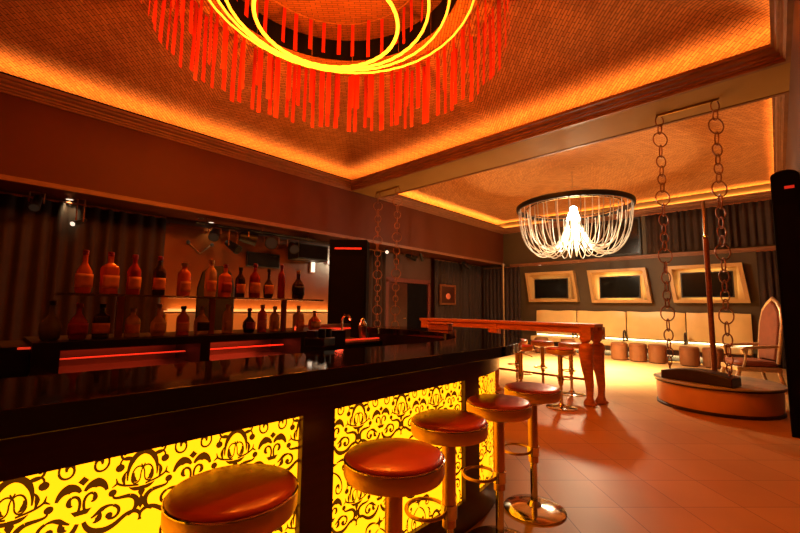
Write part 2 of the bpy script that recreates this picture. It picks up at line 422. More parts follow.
def motif_crest():
    r = []
    r += both(stroke(bez((0, .32), (.13, .31), (.24, .18), (.22, -.04)), .07, .075, .02))       # pointed arch
    r += both(stroke(bez((.23, .10), (.29, .05), (.29, -.03), (.24, -.11)), .01, .06, .01))     # outer flame
    r += both(stroke(bez((0, .09), (.05, .16), (.16, .12), (.16, -.02)), .02, .024) + stroke(bez((.16, -.02), (.16, -.12), (.04, -.13), (.03, -.02)), .024, .02) + stroke(bez((.03, -.02), (.03, .04), (.02, .08), (-.03, .15)), .02, .02))   # crossed loops
    r += both(stroke(bez((.135, .05), (.15, -.02), (.11, -.08), (.07, -.07)), .03, .06, .01))   # drop in the loop
    r += both(stroke(bez((.14, .25), (.24, .24), (.34, .26), (.33, .34)), .03, .035) + stroke(spiral(.29, .34, .045, .01, 0, 330, 12), .03, .02))
    r += both(stroke(bez((.05, -.13), (.18, -.11), (.28, -.10), (.36, -.04)), .025, .03) + stroke([(.36, -.04), (.43, -.08)], .035, .012) + stroke([(.36, -.04), (.38, .03)], .035, .012))
    r += both(stroke(bez((0, -.18), (.08, -.18), (.14, -.17), (.19, -.13)), .05, .05, .01))
    r += stroke([(0, -.15), (0, -.23), (0, -.31)], .05, .10, .01)
    return r
def motif_palmette():
    r = []
    r += [((0, .42), (.055, .365), (0, .31), (-.055, .365))]
    r += both(stroke(bez((.02, .24), (.07, .34), (.20, .34), (.24, .19)), .03, .11, .03))
    r += both(stroke(bez((.03, .02), (.0, .12), (.03, .22), (.10, .20)), .028, .03) + stroke(bez((.10, .20), (.15, .17), (.12, .08), (.09, .11)), .03, .05, .02))
    r += [((-.10, .03), (.10, .03), (.06, -.03), (-.06, -.03))]
    r += both(disc(.30, .13, .045) + stroke(bez((.31, .10), (.30, .03), (.42, .06), (.49, .04)), .02, .05))
    # big scroll sweeping out from the stem and curling back in
    r += both(stroke(bez((.03, -.12), (.08, -.30), (.26, -.34), (.40, -.22)), .04, .075, .05) + stroke(bez((.40, -.22), (.54, -.10), (.66, -.20), (.60, -.30)), .05, .045, .02)
              + stroke(bez((.49, .04), (.60, .0), (.60, -.14), (.48, -.20)), .05, .06, .03))
    r += both(stroke(bez((.10, -.10), (.18, -.06), (.22, .02), (.32, -.02)), .02, .055, .02) + stroke(bez((.32, -.02), (.44, -.08), (.36, -.22), (.27, -.16)), .035, .035, .03) + disc(.28, -.13, .04))
    r += both(stroke(bez((.18, -.05), (.20, -.11), (.16, -.17), (.12, -.16)), .02, .07, .01))
    r += star(0, -.47, .12)
    r += both([((.62, .03), (.585, -.03), (.53, -.02), (.565, -.07), (.53, -.12), (.585, -.11), (.62, -.17))])
    r += both(stroke(bez((.10, -.45), (.20, -.40), (.36, -.40), (.36, -.54)), .02, .055, .03) + stroke(bez((.36, -.54), (.36, -.66), (.22, -.64), (.24, -.55)), .03, .03, .02) + disc(.26, -.55, .035))
    r += both(stroke(bez((.02, -.60), (.10, -.64), (.24, -.74), (.24, -.94)), .02, .035, .02) + stroke(bez((.24, -.94), (.22, -1.06), (.08, -1.04), (.10, -.92)), .025, .025) + stroke(bez((.10, -.92), (.12, -.84), (.18, -.86), (.17, -.94)), .025, .06, .02))
    r += both(disc(.36, -1.04, .05) + stroke(bez((.36, -1.0), (.36, -.92), (.44, -.90), (.50, -.96)), .02, .025))
    r += both(stroke(bez((.30, -.70), (.38, -.72), (.40, -.80), (.36, -.86)), .01, .05, .01))
    return r
CREST, PALM = motif_crest(), motif_palmette()
def damask(s0, s1, parent):
    mb = MB(); TW, TH = .29, .335
    k0 = int((s0 - .10) / TW) - 1
    def put(quads, sc, zc, kx, ky):
        for q in quads:
            P = [(sc + x * kx, zc + y * ky) for x, y in q]
            if min(p[0] for p in P) < s0 - .05 or max(p[0] for p in P) > s1 + .05 or min(p[1] for p in P) < .14 or max(p[1] for p in P) > .91: continue
            vs = []
            for s_, z in P:
                (x, y), n = bar_path(1.3015, s_); vs.append((x, y, z))
            mb.add(vs, [tuple(range(len(vs)))])
    for k in range(k0, int((s1 - s0) / TW) + k0 + 4):
        for row in range(-1, 3):
            put(CREST, .10 + k * TW, .800 - row * TH, .178, .215)
            put(PALM, .245 + k * TW, .738 - row * TH, .236, .23)
    return mb.build('damask_pattern', M['damask'], parent, smooth=False, fix=False)
edges = [(-1.1, .94), (1.10, 2.09), (2.25, 3.2), (3.34, 4.15)]
for a, b in edges:
    p = strip(MB(), 1.27, 1.30, a, b, .17, .88, 24).build('glowing_panel', M['glow'], bar)
    damask(a, b, p)

# ------------------------------------------------------------------ bar stools
def make_stool(label, loc, rz, group):
    t = thing('bar_stool', label, 'bar stool', loc, rz, group); t.scale = (.945, .945, 1.014)
    MB().lathe([(.15, .703), (.187, .709), (.193, .722), (.193, .76), (.188, .767), (.15, .767)], n=40).build('seat', M['seatside'], t)
    MB().lathe([(.17, .767), (.186, .768), (.189, .773), (.185, .779), (.172, .784), (.12, .788), (.06, .7895), (.005, .79)], n=40).build('cushion_top', M['seat'], t)
    pts = [(.191 * cos(2 * pi * k / 48), .191 * sin(2 * pi * k / 48), .7675) for k in range(48)]
    MB().tube(pts, .0035, 6, True).build('piping', M['chrome'], t)
    MB().lathe([(.07, .675), (.13, .696), (.15, .703)], n=32).build('seat_plate', M['steel'], t)
    MB().lathe([(.034, .30), (.034, .68)], n=20).build('post_sleeve', M['brass'], t)
    MB().lathe([(.024, .03), (.024, .30)], n=20).build('post', M['chrome'], t)
    MB().lathe([(.21, 0), (.21, .008), (.20, .014), (.12, .022), (.05, .032), (.036, .05), (.026, .06)], n=44).build('base', M['chrome'], t)
    ring = [(.115 + .10 * cos(a), .11 * sin(a), .37) for a in [radians(-160 + 320 * k / 28) for k in range(29)]]
    ring = [(.02, -.02, .37)] + ring + [(.02, .02, .37)]
    f = MB().tube(ring, .009, 8).build('footrest', M['brass'], t)
    MB().lathe([(.041, .34), (.041, .40)], n=20).build('footrest_collar', M['chrome'], f)
    MB().tube([(0, -.03, .665), (.05, -.14, .635), (.06, -.17, .62)], .006).build('lever', M['chrome'], t)
    return t
G = 'round leather bar stools along the curved bar'
st = make_stool('bar stool nearest the camera, cut off by the bottom edge of the photo', (-1.19, .56, 0), radians(195), G)
dup(st, (-1.045, 1.085, 0), radians(215), 'second bar stool from the camera, in front of the second glowing panel')
dup(st, (-1.18, 1.60, 0), radians(220), 'middle one of the five bar stools along the curved bar')
dup(st, (-1.205, 2.11, 0), radians(210), 'bar stool just before the last one, in front of the narrow end panel')
dup(st, (-1.25, 2.64, 0), radians(210), 'last bar stool at the curved bar end, its round chrome base in view')
G2 = 'bar stools at the long red table'
for i, (x, y, a, l) in enumerate([(-2.2, 5.52, 80, 'table stool beside the carved legs, on the near side of the long red table'),
        (-2.78, 5.52, 85, 'second table stool from the carved legs, near side of the long red table'),
        (-3.36, 5.52, 95, 'third table stool from the carved legs, near side of the long red table'),
        (-3.94, 5.52, 90, 'table stool half hidden behind the bar end, near side of the red table'),
        (-2.42, 6.50, 265, 'table stool beside the carved legs, on the far side of the long red table'),
        (-2.88, 6.50, 275, 'second table stool from the carved legs, far side of the long red table'),
        (-3.34, 6.50, 270, 'third table stool from the carved legs, far side of the long red table')]):
    dup(st, (x, y, 0), radians(a), l, G2)

# ------------------------------------------------------------------ long carved table
tb = thing('long_table', 'long narrow red-brown wooden high table on carved animal legs', 'table', (-3.42, 6.03, 0))
X0, X1 = -1.6, 1.58
MB().box(X0, X1, -.18, .18, 1.075, 1.12).build('tabletop', M['wood'], tb, bevel=.01)
MB().box(X0 + .04, X1 - .04, -.15, .15, .985, 1.075).build('apron', M['wood'], tb, bevel=.008)
def carved(x, y):
    m = MB()
    m.box(x - .075, x + .075, y - .07, y + .07, .9, 1.075)
    prof = [(.062, 0.0), (.075, .02), (.07, .06), (.05, .10), (.046, .16), (.054, .26), (.066, .40), (.082, .55), (.09, .68), (.098, .76), (.09, .81), (.06, .845), (.045, .855), (.062, .872), (.07, .895), (.062, .918), (.05, .93)]
    b = len(m.v); m.lathe(prof, (x, y, 0), 18)
    for i in range(b, len(m.v)):
        vx, vy, vz = m.v[i]; m.v[i] = (vx + .018 * sin(vz / .9 * 2 * pi) - (.02 if vz > .85 else 0), vy, vz)
    for k in (-1, 0, 1): m.sphere((x + .065, y + k * .03, .025), .035, .02, .024, 8, 6)     # paw toes
    for k in (-1, 1): m.sphere((x + k * .05, y - .02, .99), .045, .06, .05, 10, 8)          # carved scrolls
    return m
for x, y in ((1.45, -.13), (1.52, .13), (X0 + .14, -.13), (X0 + .14, .13), (-.02, -.1)):
    carved(x, y).build('leg', M['wood'], tb)
MB().tube([(X0 + .14, 0, .33), (1.46, 0, .33)], .018).build('foot_rail', M['iron'], tb)
# small things standing on it
def small(name, label, cat, loc, mb, m, group=None, parts=()):
    t = thing(name, label, cat, loc, 0, group)
    for pn, pmb, pm in parts: pmb.build(pn, pm, t)
    if mb: mb.build('body', m, t)
    return t

# ------------------------------------------------------------------ back bar
bb = thing('back_bar', 'black back-bar cabinet with a red-lit tray niche below the bottles', 'back bar', (0, 0, 0))
m = MB(); m.box(-3.25, -2.7, .2, 2.18, 0, .93); m.box(-3.25, -2.7, .2, 2.18, 1.075, 1.12); m.box(-3.25, -3.2, .2, 2.18, .93, 1.075)
m.box(-3.2, -2.7, .2, .31, .93, 1.075); m.box(-3.2, -2.7, 1.0, 1.06, .93, 1.075); m.box(-3.2, -2.7, 1.74, 2.18, .93, 1.075)
m.build('body', M['black'], bb)
for a, b in ((.31, 1.0), (1.06, 1.74)):
    n = MB().box(-3.2, -3.16, a, b, .94, 1.07).box(-3.16, -2.71, a, b, .93, .94).build('steel_tray', M['steel'], bb)
    MB().box(-2.95, -2.93, a + .01, b - .01, 1.003, 1.01).build('red_light_strip', M['redled'], n)
    MB().box(-2.715, -2.70, a, b, .935, .952).build('tray_rail', M['steel'], n)
sc = thing('side_cabinet', 'low black cabinet left of the bottles with a short amber light strip', 'cabinet', (0, 0, 0))
MB().box(-3.25, -2.75, -.7, .198, 0, 1.10).build('body', M['black'], sc)
MB().box(-2.75, -2.735, .15, .198, 1.088, 1.098).build('light_strip', M['redled'], sc)
sh = thing('glass_shelf', 'raised glass bottle shelf on bronze posts above the back bar', 'shelf', (0, 0, 0))
MB().box(-2.97, -2.74, .28, 1.97, 1.362, 1.375).build('shelf_board', M['glassshelf'], sh)
for y in (.59, 1.13, 1.69): MB().box(-2.9, -2.87, y - .017, y + .017, 1.12, 1.362).build('post', M['post'], sh)
su = thing('ice_station', 'low steel bartender station glowing red behind the bend of the bar', 'sink unit', (0, 0, 0))
MB().box(-3.75, -3.15, 2.36, 3.06, 0, .94).build('body', M['black'], su)
MB().box(-3.75, -3.70, 2.36, 3.06, .94, 1.12).box(-3.70, -3.15, 2.36, 3.06, .94, .96).build('steel_top', M['steel'], su)
MB().box(-3.69, -3.67, 2.38, 3.04, 1.06, 1.075).build('red_light_strip', M['redled'], su)
MB().box(-3.2, -3.18, 2.38, 3.04, .975, .99).build('front_light_strip', M['redled'], su)
MB().lathe([(.07, .96), (.085, 1.08), (.09, 1.085)], (-3.45, 2.55, 0), 18).build('ice_bin', M['steel'], su)
MB().tube([(-3.6, 2.85, .96), (-3.6, 2.85, 1.17), (-3.56, 2.85, 1.22), (-3.48, 2.85, 1.22), (-3.45, 2.85, 1.17)], .014).build('tap', M['chrome'], su)

GL = {}
def glass(name, rgb, tr=.35): GL[name] = mat(name, tuple(min(255, int(c * 1.22) + 10) for c in rgb), .08, trans=tr * .6, var=.06, coat=.3)
glass('amber_glass', (190, 88, 30)); glass('dark_glass', (40, 20, 12), .15); glass('red_glass', (150, 34, 18)); glass('clear_glass', (205, 165, 125), .5); glass('green_glass', (86, 84, 44), .3); glass('orange_glass', (210, 96, 44))
LB = {'orange': mat('orange_paper_label', (250, 160, 96), .6, var=.15, scale=40), 'cream': mat('cream_paper_label', (226, 190, 140), .6, var=.15, scale=40), 'red': mat('red_paper_label', (176, 50, 32), .6, var=.15, scale=40), 'black': mat('black_paper_label', (30, 22, 20), .6, var=.15, scale=40)}
CP = {'black': M['black'], 'red': mat('red_cap', (150, 34, 24), .35), 'gold': M['brass'], 'silver': M['steel']}
def bottle(label, y, z, shape, g, lb, cp, h, r, group):
    h *= .86; r *= .88
    t = thing('bottle', label, 'bottle', (-2.85 + random.uniform(-.02, .02), y, z + .001), random.uniform(-.3, .3), group)
    P = {'round': ([(.9, 0), (1, .02), (1, .56), (.93, .63), (.55, .72), (.34, .78), (.33, .92), (.37, .925), (.37, .94)], 0),
         'square': ([(.92, 0), (1, .02), (1, .60), (.9, .66), (.45, .72), (.33, .75), (.33, .92), (.37, .925), (.37, .94)], .8),
         'flask': ([(.8, 0), (1, .04), (1.08, .3), (1, .5), (.6, .62), (.33, .70), (.30, .90), (.36, .91), (.36, .93)], .35),
         'bulb': ([(.7, 0), (.95, .05), (1.12, .25), (1.05, .42), (.6, .56), (.30, .64), (.28, .90), (.34, .91), (.34, .93)], 0),
         'tall': ([(.9, 0), (1, .02), (1, .66), (.85, .74), (.5, .80), (.40, .83), (.40, .94), (.44, .945), (.44, .955)], 0)}[shape]
    prof, sq = P
    MB().lathe([(a * r, b * h) for a, b in prof], n=20, square=sq).build('glass_body', GL[g], t)
    if lb:
        z0, z1 = (.14 * h, .44 * h)
        def fn(u, v):
            a = radians(-62 + 124 * u); ca, sa = cos(a), sin(a); e = 2 + sq * 6
            q = (abs(ca) ** e + abs(sa) ** e) ** (-1 / e) if sq else 1
            zz = z0 + (z1 - z0) * v
            rr = r * (1.035 if shape not in ('bulb', 'flask') else 1.13)
            return (rr * ca * q, rr * sa * q, zz)
        MB().grid(fn, 12, 4).build('label', LB[lb], t, solid=.0015)
    rn = prof[-1][0] * r; zt = prof[-1][1] * h
    MB().lathe([(rn * 1.08, zt - .012), (rn * 1.15, zt - .005), (rn * 1.15, zt + .055 * h), (rn * .9, zt + .062 * h)], n=14).build('cap', CP[cp], t)
    return t
UPG, LOG = 'bottles on the upper glass shelf', 'bottles on the back-bar top under the glass shelf'
ORD = ['first', 'second', 'third', 'fourth', 'fifth', 'sixth', 'seventh', 'eighth', 'ninth', 'tenth', 'eleventh', 'twelfth', 'thirteenth']
upper = [(.40, 'flask', 'amber_glass', 'orange', 'red', .29, .042, 'amber flask-shaped'), (.52, 'square', 'amber_glass', 'orange', 'red', .29, .045, 'square-shouldered amber'), (.64, 'round', 'red_glass', 'orange', 'red', .285, .042, 'dark red round'),
         (.78, 'round', 'dark_glass', 'orange', 'red', .29, .042, 'near-black round'), (.92, 'tall', 'orange_glass', 'orange', 'gold', .25, .045, 'pale orange straight-sided'), (1.09, 'tall', 'clear_glass', 'orange', 'gold', .29, .042, 'tall clear straight-sided'),
         (1.19, 'square', 'orange_glass', 'red', 'red', .27, .04, 'square orange'), (1.31, 'round', 'dark_glass', 'orange', 'black', .26, .04, 'dark round'), (1.42, 'round', 'red_glass', 'orange', 'red', .30, .045, 'stout dark red'),
         (1.54, 'bulb', 'dark_glass', 'orange', 'black', .27, .04, 'dark round-bellied'), (1.645, 'tall', 'red_glass', None, 'red', .31, .032, 'slim bright red'), (1.78, 'flask', 'dark_glass', 'black', 'gold', .27, .045, 'dark flask-shaped')]
for i, (y, s_, g, lb, cp, h, r, d) in enumerate(upper):
    bottle(f'{d} bottle, {ORD[i]} from the left on the upper glass shelf', y, 1.375, s_, g, lb, cp, h, r, UPG)
lower = [(.275, 'bulb', 'green_glass', None, 'black', .25, .05, 'greenish round-bellied'), (.39, 'flask', 'red_glass', 'red', 'red', .235, .045, 'red flask-shaped'), (.50, 'square', 'dark_glass', 'orange', 'black', .23, .045, 'dark square'),
         (.655, 'round', 'clear_glass', 'orange', 'silver', .20, .046, 'short clear'), (.79, 'bulb', 'clear_glass', 'cream', 'silver', .235, .045, 'clear round-bellied'), (.93, 'round', 'amber_glass', 'orange', 'black', .22, .043, 'round amber'),
         (1.05, 'flask', 'clear_glass', 'black', 'silver', .22, .043, 'clear flask-shaped'), (1.235, 'tall', 'clear_glass', 'cream', 'gold', .235, .04, 'slim clear straight-sided'), (1.38, 'bulb', 'dark_glass', 'red', 'red', .21, .045, 'dark round-bellied'),
         (1.485, 'tall', 'orange_glass', 'orange', 'gold', .235, .038, 'slim orange straight-sided'), (1.60, 'round', 'clear_glass', 'cream', 'silver', .225, .042, 'round clear'), (1.81, 'square', 'clear_glass', 'orange', 'silver', .235, .042, 'square clear'), (1.95, 'flask', 'amber_glass', 'cream', 'gold', .19, .045, 'squat amber')]
for i, (y, s_, g, lb, cp, h, r, d) in enumerate(lower):
    bottle(f'{d} bottle, {ORD[i]} from the left on the black back-bar top', y, 1.12, s_, g, lb, cp, h, r, LOG)

# things on the counter and station
t = thing('bar_caddy', 'black napkin and straw caddy standing on the bar top near its bend', 'caddy', (-2.0, 1.42, 1.086), radians(20))
MB().box(-.07, .07, -.06, .06, 0, .05).build('tray', M['black'], t, bevel=.006)
MB().box(-.06, .0, -.05, .05, .05, .09).build('napkin_stack', M['fascia'], t)
for x, y in ((.035, -.03), (.035, .03)): MB().lathe([(.022, .05), (.022, .10), (.018, .10), (.018, .055)], (x, y, 0), 14).build('cup', M['black'], t)
t = thing('menu_box', 'small reddish wooden box on the far end of the bar', 'box', (-2.62, 3.4, 1.086), radians(8))
MB().box(-.12, .12, -.05, .05, 0, .06).build('body', M['wood'], t, bevel=.004)
MB().box(-.125, .125, -.055, .055, .06, .075).build('lid', M['wood'], t, bevel=.004)
t = thing('cocktail_shaker', 'steel cocktail shaker catching red light on the station behind the bar', 'shaker', (-3.3, 2.9, .961))
MB().lathe([(.034, 0), (.045, .15)], n=18).build('cup', M['steel'], t)
MB().lathe([(.046, .15), (.042, .18), (.024, .20), (.022, .225), (.012, .235)], n=18).build('cap', M['chrome'], t)

# ------------------------------------------------------------------ chandelier of rings and red ribbons
ch = thing('ring_chandelier', 'huge chandelier of glowing amber rings inside a curtain of red ribbons', 'chandelier', (DCX, DCY, 5.36))
cz = 4.62 - 5.36
T = Vector((-4.27 - DCX, 3.15 - DCY)); D = Vector((.72, -.69)).normalized()
for i, (r, dz, th) in enumerate([(.83, .02, .022), (1.11, .0, .017), (1.25, -.02, .014), (1.42, -.05, .012)]):
    Dd = Vector((D.x + .05 * i, D.y + .02 * i)).normalized()
    c = T + Dd * r
    pts = [(c.x + r * cos(a), c.y + r * sin(a), cz + dz + .004 * sin(a * 40)) for a in [2 * pi * k / 120 for k in range(120)]]
    lr = MB().tube(pts, th, 8, True).build('light_ring', M['ring'], ch)
    for k in range(3):
        a = 2 * pi * (k / 3 + .1 * i)
        MB().tube([(c.x + r * cos(a), c.y + r * sin(a), cz + dz + th), (c.x + r * cos(a), c.y + r * sin(a), 0 if sqrt((c.x + r * cos(a)) ** 2 + (c.y + r * sin(a)) ** 2) < 1.45 else -.33)], .003, 4).build('cable', M['iron'], lr)
rings = []
for R_, n, zt, zb, jr in ((1.86, 86, -.34, 4.11, .05), (1.66, 66, -.34, 4.27, .10), (1.12, 34, 0, 4.84, .06)):
    pts = [(R_ * cos(2 * pi * k / 64) + (.08 if R_ > 1.3 else 0), R_ * sin(2 * pi * k / 64) + (.06 if R_ > 1.3 else 0), zt - .012) for k in range(64)]
    MB().tube(pts, .008, 6, True).build('ribbon_rail', M['iron'], ch)
    for k in range(n):
        a = 2 * pi * (k + random.uniform(-.3, .3)) / n
        rr = R_ + random.uniform(-.03, .03); w = random.uniform(.022, .036)
        rings.append((a, rr, w, zt - .01, zb - 5.36 + random.uniform(-jr, jr), random.uniform(-.12, .12)))
def ribbon(mb, a, r, w, z1, z0, tw):
    cx_, cy_ = r * cos(a) + (.08 if r > 1.3 else 0), r * sin(a) + (.06 if r > 1.3 else 0)
    ta = a + pi / 2 + tw
    ph = random.uniform(0, 6)
    def fn(u, v):
        z = z1 + (z0 - z1) * v
        b = .006 * sin(v * 4 + ph); tt = ta + .25 * v * tw
        return (cx_ + cos(tt) * (u - .5) * 2 * w + cos(a) * b, cy_ + sin(tt) * (u - .5) * 2 * w + sin(a) * b, z)
    return mb.grid(fn, 1, 6)
# those on the far and left-hand arcs hang in full view; the rest of the curtain is one mass
def seen(q):
    a = math.degrees(q[0]) % 360
    return 55 < a < 215 and q[1] > 1.5
vis = [q for q in rings if seen(q)]; random.shuffle(vis); vis.sort(key=lambda q: -q[1]); vis = vis[:96]
for q in vis: ribbon(MB(), *q).build('ribbon', M['ribbon'], ch, fix=False)
rest = MB()
for q in rings:
    if q not in vis: ribbon(rest, *q)
rest.build('ribbon_fringe', M['ribbon'], ch, fix=False)['kind'] = 'stuff'

# ------------------------------------------------------------------ crystal chandelier
CC = (-3.38, 9.5, 3.70)
cr = thing('crystal_chandelier', 'glowing bowl chandelier of crystal strands hung from a black ring', 'chandelier', CC); cr.scale = (.95, .95, .98)
MB().lathe([(1.30, -.03), (1.34, -.03), (1.36, 0), (1.36, .07), (1.33, .09), (1.30, .09), (1.30, -.03)], n=72, caps=False).build('ring', M['black'], cr)
pts = [(1.12 * cos(2 * pi * k / 64), 1.12 * sin(2 * pi * k / 64), .0) for k in range(64)]
MB().tube(pts, .018, 6, True).build('inner_ring', M['chrome'], cr)
for k in range(3):
    a = 2 * pi * k / 3 + .3
    MB().tube([(1.32 * cos(a), 1.32 * sin(a), .09), (.02 * cos(a), .02 * sin(a), .55)], .005, 5).build('cable', M['steel'], cr)
MB().tube([(0, 0, .5), (0, 0, .92)], .008, 6).build('cord', M['steel'], cr)
MB().lathe([(.05, -.55), (.14, -.5), (.17, -.3), (.11, -.1), (.09, .02), (.05, .05)], n=20).build('lamp_core', M['bulb'], cr)
def strand(a, r0, dep):
    P = bez((r0, -.02), (r0 * 1.0, -.75 * dep), (r0 * .80, -1.13 * dep), (r0 * .55, -1.10 * dep), 12) + bez((r0 * .55, -1.10 * dep), (r0 * .36, -1.07 * dep), (.22, -.75 * dep), (.16, -.30), 9)[1:]
    pts = [(p[0] * cos(a), p[0] * sin(a), p[1]) for p in P]
    return MB().tube(pts, .011, 5)
for k in range(34):
    a = 2 * pi * k / 34; strand(a, 1.30, 1.0 + .03 * sin(k * 2.3)).build('crystal_strand', M['crystal'], cr)
for k in range(22):
    a = 2 * pi * (k + .5) / 22; strand(a, 1.08, .86).build('crystal_strand', M['crystal'], cr)

# ------------------------------------------------------------------ swings
def link(mb, c, rx, rz, yaw, r=.0085, n=18):
    mb.tube([(c[0] + rx * cos(t) * cos(yaw), c[1] + rx * cos(t) * sin(yaw), c[2] + rz * sin(t)) for t in [2 * pi * k / n for k in range(n)]], r, 6, True)
def chain(p0, p1):
    mb = MB(); p0, p1 = Vector(p0), Vector(p1); L = (p1 - p0).length; d = (p1 - p0) / L
    s_ = 0; i = 0
    pat = [('o', .055, .075, .0), ('o', .045, .07, 1.5), ('r', .105, .105, .1), ('o', .05, .09, 1.3), ('r', .075, .085, .2), ('o', .04, .075, 1.5)]
    while s_ < L - .12:
        k, rx, rz, yw = pat[i % 6]
        c = p0 + d * (s_ + rz); link(mb, c, rx, rz, yw + .74); s_ += 2 * rz - .03; i += 1
    mb.tube([p0 + d * (s_ - .02), p1], .012, 6)
    return mb
def swing(label, loc, top, bot, board_a, board_b, zb, group):
    t = thing('swing', label, 'swing', loc, 0, group)
    a, b = top
    dr_ = (Vector(b) - Vector(a)).normalized()
    MB().tube([Vector(a) - dr_ * .04, Vector(b) + dr_ * .04], .016, 8).build('hanging_rail', M['brass'], t)
    for p, q in zip(top, bot): chain(p, q).build('chain', M['iron'], t)
    A, B = Vector(board_a), Vector(board_b); L = (B - A).length; d = (B - A) / L; nn = Vector((-d.y, d.x))
    mb = MB(); W = .26; N = 16
    def top_z(u): return zb + .11 + .055 * (1 - (2 * u - 1) ** 2)
    vs = []; fs = []
    for k in range(N + 1):
        u = k / N; p = A + d * L * u
        for side in (-1, 1):
            q = p + nn * side * W / 2
            vs += [(q.x, q.y, zb), (q.x, q.y, top_z(u))]
    for k in range(N):
        a0, b0 = 4 * k, 4 * k + 4
        fs += [(a0, b0, b0 + 1, a0 + 1), (a0 + 2, a0 + 3, b0 + 3, b0 + 2), (a0 + 1, b0 + 1, b0 + 3, a0 + 3), (a0, a0 + 2, b0 + 2, b0)]
    fs += [(0, 1, 3, 2), (4 * N, 4 * N + 2, 4 * N + 3, 4 * N + 1)]
    mb.add(vs, fs).build('seat_board', M['darkwood'], t, bevel=.012)
    return t
ox, oy = -.8, 6.6
swing('dark arched swing seat on two long ringed chains above the round platform', (ox, oy, 0),
      ((-1.045 - ox, 6.36 - oy, 4.045), (-.43 - ox, 6.36 - oy, 4.045)), ((-1.17 - ox, 6.86 - oy, .50), (-.50 - ox, 6.68 - oy, .50)),
      (-1.23 - ox, 6.90 - oy), (-.43 - ox, 6.64 - oy), .37, 'chain swings hung from the beam')
ox, oy = -6.45, 6.35
swing('chain swing hanging beyond the bar at the shadowy end of the beam', (ox, oy, 0),
      ((-6.78 - ox, 0, 4.045), (-6.12 - ox, 0, 4.045)), ((-6.72 - ox, .0, .58), (-6.16 - ox, .0, .58)), (-6.85 - ox, 0), (-6.05 - ox, 0), .45, 'chain swings hung from the beam')

# round platform
pl = thing('round_platform', 'round low dance platform with copper side and grey marble top', 'platform', (-.70, 7.20, 0))
MB().lathe([(.705, 0), (.705, .03), (.69, .035), (.69, .04)], n=72).build('base_rim', M['darkwood'], pl)
MB().lathe([(.685, .04), (.695, .09), (.70, .2), (.70, .315)], n=72).build('side_drum', M['copper'], pl)
MB().lathe([(.70, .315), (.725, .32), (.728, .330), (.728, .343), (.70, .345)], n=72).build('top_rim', M['darkwood'], pl)
MB().lathe([(.735, .343), (.735, .362), (.725, .366)], n=72).build('top_slab', M['stone'], pl)
po = thing('dance_pole', 'slim metal pole standing on the round platform behind the swing seat', 'pole', (-.70, 7.20, .367))
MB().lathe([(.07, 0), (.07, .012), (.03, .03)], n=20).build('floor_flange', M['steel'], po)
MB().lathe([(.034, .02), (.034, 2.0)], n=16).build('lower_tube', M['iron'], po)
MB().lathe([(.03, 1.98), (.034, 2.0), (.034, 2.03), (.03, 2.05)], n=16).build('collar', M['chrome'], po)
MB().lathe([(.023, 2.05), (.023, 2.55), (.01, 2.57)], n=16).build('upper_tube', M['steel'], po)

# ------------------------------------------------------------------ back wall: screens, benches, poufs
def niche(label, x0, x1, z0, z1, sk, tvx, tvz):
    t = thing('wall_screen_frame', label, 'framed screen', (0, YB - .001, 0), 0, 'framed screens in lit boxes on the back wall')
    out = [(x0 + sk, z0), (x1 + sk, z0), (x1, z1), (x0, z1)]
    w = .085; k = sk / (z1 - z0)
    inn = [(x0 + w + sk - k * w, z0 + w), (x1 - w + sk - k * w, z0 + w), (x1 - w + k * w, z1 - w), (x0 + w + k * w, z1 - w)]
    bk = [(tvx[0] - .06, tvz[0] - .05), (tvx[1] + .06, tvz[0] - .05), (tvx[1] + .06, tvz[1] + .05), (tvx[0] - .06, tvz[1] + .05)]
    vs = [(a, -.20, b) for a, b in out] + [(a, -.20, b) for a, b in inn] + [(a, -.015, b) for a, b in bk] + [(a, 0, b) for a, b in out]
    fs = []
    for i in range(4):
        j = (i + 1) % 4
        fs += [(i, j, 4 + j, 4 + i), (4 + i, 4 + j, 8 + j, 8 + i), (12 + i, 12 + j, j, i)]
    fs.append((8, 9, 10, 11))
    MB().add(vs, fs).build('frame', M['creamframe'], t)
    tv = MB().box(tvx[0], tvx[1], -.135, -.085, tvz[0], tvz[1]).build('screen_housing', M['black'], t, bevel=.006)
    MB().box(tvx[0] + .03, tvx[1] - .03, -.138, -.135, tvz[0] + .03, tvz[1] - .03).build('screen_glass', M['screen'], tv)
    MB().box(tvx[0] + .3, tvx[1] - .3, -.085, -.015, tvz[0] + .2, tvz[1] - .2).build('mount', M['black'], t)
    return t
niche('framed wall screen at the left, dimmest of the three lit boxes', -6.28, -4.66, 1.56, 2.55, .13, (-5.97, -4.86), (1.68, 2.32))
niche('middle framed wall screen, its box brightly lit on three sides', -4.24, -2.66, 1.53, 2.53, .12, (-3.90, -2.82), (1.67, 2.32))
niche('framed wall screen behind the swing chains and the pole', -2.14, -.58, 1.53, 2.53, .11, (-1.86, -.76), (1.67, 2.34))
t = thing('projection_screen', 'large black panel screen high on the back wall behind the crystal chandelier', 'screen', (0, YB, 0))
MB().box(-4.62, -2.75, -.09, -.02, 2.93, 4.03).build('housing', M['black'], t, bevel=.01)
MB().box(-4.57, -2.80, -.093, -.09, 2.98, 3.98).build('screen_glass', M['screen'], t)

